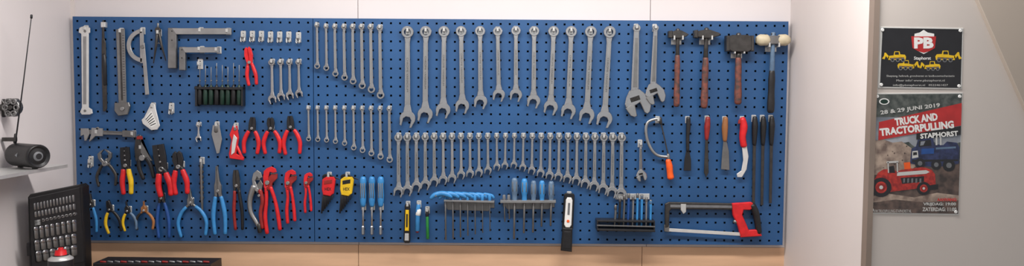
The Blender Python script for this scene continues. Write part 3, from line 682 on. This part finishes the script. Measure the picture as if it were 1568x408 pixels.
for sg in(-1,1):
    x_=cc[0]+sg*0.04; y_=cc[1]-sg*0.023
    b.lathe_ax((x_,y_,zsh+0.001),(0,0.02,1),[(0,0.010,"black"),(0.008,0.008,"black")],10)
b.done()
b=B("whip_antenna",0.45)
b.tube([(48,27),(36,125),(24,216)],[0.7,0.9,1.2],"blackm",6); b.tube([(48.3,23),(48,28)],1.6,"blackm",8)
b.tube([(24,206),(23,219)],[2.0,2.4],"black",8)
b.prism([(4,211),(25,211),(25,217),(4,217)],-0.006,0.006,"dsteel",0.5); b.done()
b=B("wall_clamp_bracket",-ys-0.04+0.06)
b.tube([(-25,165),(8,165)],[5,5.5],"dsteel",10)
b.ring(20,165,13,8.5,-0.01,0.012,"steel",20)
b.cyl(20,165,8.8,-0.01,0.004,"blackm",16)
for k in range(6):
    a=k*math.pi/3; b.ring(20+8.6*math.cos(a),165+10.5*math.sin(a),5.0,2.8,-0.006,0.016,"steel",12)
b.cyl(20,165,3.6,0,0.02,"dsteel",10); b.prism([(-30,150),(2,152),(8,160),(8,170),(2,182),(-30,184)],-0.02,0.0,"dsteel",1)
b.done()
# ------------------------------------------------------------------ bench and things on it
ZB=0.90
box("workbench",XLW+0.002,XRW-0.004,-0.62,YW-0.004,ZB-0.05,ZB,"bench")
for x in(XLW+0.05,XRW-0.12):
    for y in(-0.58,-0.08): box("workbench_leg",x,x+0.07,y,y+0.07,0,ZB-0.05,"bench")
bench=bpy.data.objects["workbench"]
for o in list(bpy.data.objects):
    if o.name.startswith("workbench_leg"): o.parent=bench
def vb_at(u,y):
    lo,hi=300,600
    for _ in range(40):
        m_=(lo+hi)/2
        if W(u,m_,y).z>ZB+0.0005: lo=m_
        else: hi=m_
    return lo
# open socket case: lid stands up at an angle
SK=(130,0.0022)
b=B("socket_set_case",0.20,skew=SK)
yl=-0.20+(44-130)*0.0022
vL=vb_at(44,yl); vR=vb_at(133,-0.20)
b.prism([(42,303),(46,298),(122,283),(127,287),(133,vR),(46,vL)],-0.045,0.0,"black",1.2)
b.prism([(45,304),(123,287.5),(130,402),(49,416)],-0.002,0.004,"blackm",0.8)
b.prism([(49.5,309),(119.5,294),(125.5,397),(54,409)],0.0035,0.0048,"black",0.3)
def CP(s_,t_):
    a=(52+66*s_,311-14*s_); c=(57+67*s_,405-10*s_); return (a[0]+(c[0]-a[0])*t_,a[1]+(c[1]-a[1])*t_)
for k in range(13):
    u,v=CP(0.05+k*0.074,0.02); b.tube([(u,v,.007),(u+.4,v+9,.007)],1.7,"satin",8)
for k in range(12):
    u,v=CP(0.06+k*0.08,0.16); b.tube([(u,v,.007),(u+.4,v+7,.007)],2.0,"satin",8)
for k in range(9):
    u,v=CP(0.24+k*0.09,0.29); b.cyl(u,v+2,2.3,.004,.014,"satin",10,.4); b.cyl(u,v+2,1.2,.013,.0145,"black",8,.1)
for k in range(8):
    u,v=CP(0.05+k*0.125,0.42); b.tube([(u,v,.008),(u+.7,v+15,.008)],2.8,"satin",10); b.tube([(u,v-1,.008),(u,v+3,.008)],3.1,"chrome",10)
for k in range(4):
    b.tube([CP(0.02,0.30+k*.022)+(0.006,),CP(0.18,0.30+k*.022)+(0.006,)],0.8,"satin",6)
for k in range(7):
    u,v=CP(0.06+k*0.14,0.64); b.tube([(u,v,.009),(u+.7,v+12,.009)],3.4,"satin",10); b.tube([(u,v-1,.009),(u,v+3,.009)],3.7,"chrome",10)
for k in range(6):
    u,v=CP(0.09+k*0.16,0.82); b.tube([(u,v,.01),(u+.7,v+12,.01)],4.0,"satin",10); b.tube([(u,v-1,.01),(u,v+3,.01)],4.3,"chrome",10)
b.prism([(43,372),(47,372),(49,392),(44,392)],0.0,0.012,"blackm",0.6)
b.done()
yt=-0.2
b=B("open_tool_tray",-yt); vb4=vb_at(250,yt)-0.6
b.prism([(142,404),(322,406),(324,vb4),(138,vb4)],-0.12,0.0,"black",1)
for k in range(16):
    u=150+k*10.6; b.tube([(u,403.5,-0.02-0.004*(k%3)),(u+8,404,-0.02)],[1.8,1.4],"satin" if k%3 else "darkred",8)
b.done()
yc=-0.46
b=B("spray_can",-yc); vb5=vb_at(93,yc)
b.lathe(93,[(380,0.5),(380,3),(384,3.6),(384,6.5),(391,7.5),(392,10),(396,15),(398,15.5),(vb5,15.5)],"red",20,0,["red","red","red","red","blackm","zinc","zinc","blackm"])
b.done()
# ------------------------------------------------------------------ lights
def fix(x,y,e):
    box("fluorescent_lamp",x-0.65,x+0.65,y-0.09,y+0.09,ztop-0.07,ztop-0.002,"white")
    l=bpy.data.lights.new("tube_light","AREA"); l.shape='RECTANGLE'; l.size=1.25; l.size_y=0.16; l.energy=e; l.color=(1.0,0.965,0.935)
    o=bpy.data.objects.new("tube_light",l); o.location=(x,y,ztop-0.075); bpy.context.collection.objects.link(o)
fix(-0.7,-1.0,29); fix(0.6,-1.0,31); fix(0.0,-3.2,22)
w=bpy.data.worlds.new("world"); bpy.context.scene.world=w; w.use_nodes=True
w.node_tree.nodes["Background"].inputs[0].default_value=(0.97,0.965,0.98,1); w.node_tree.nodes["Background"].inputs[1].default_value=0.52
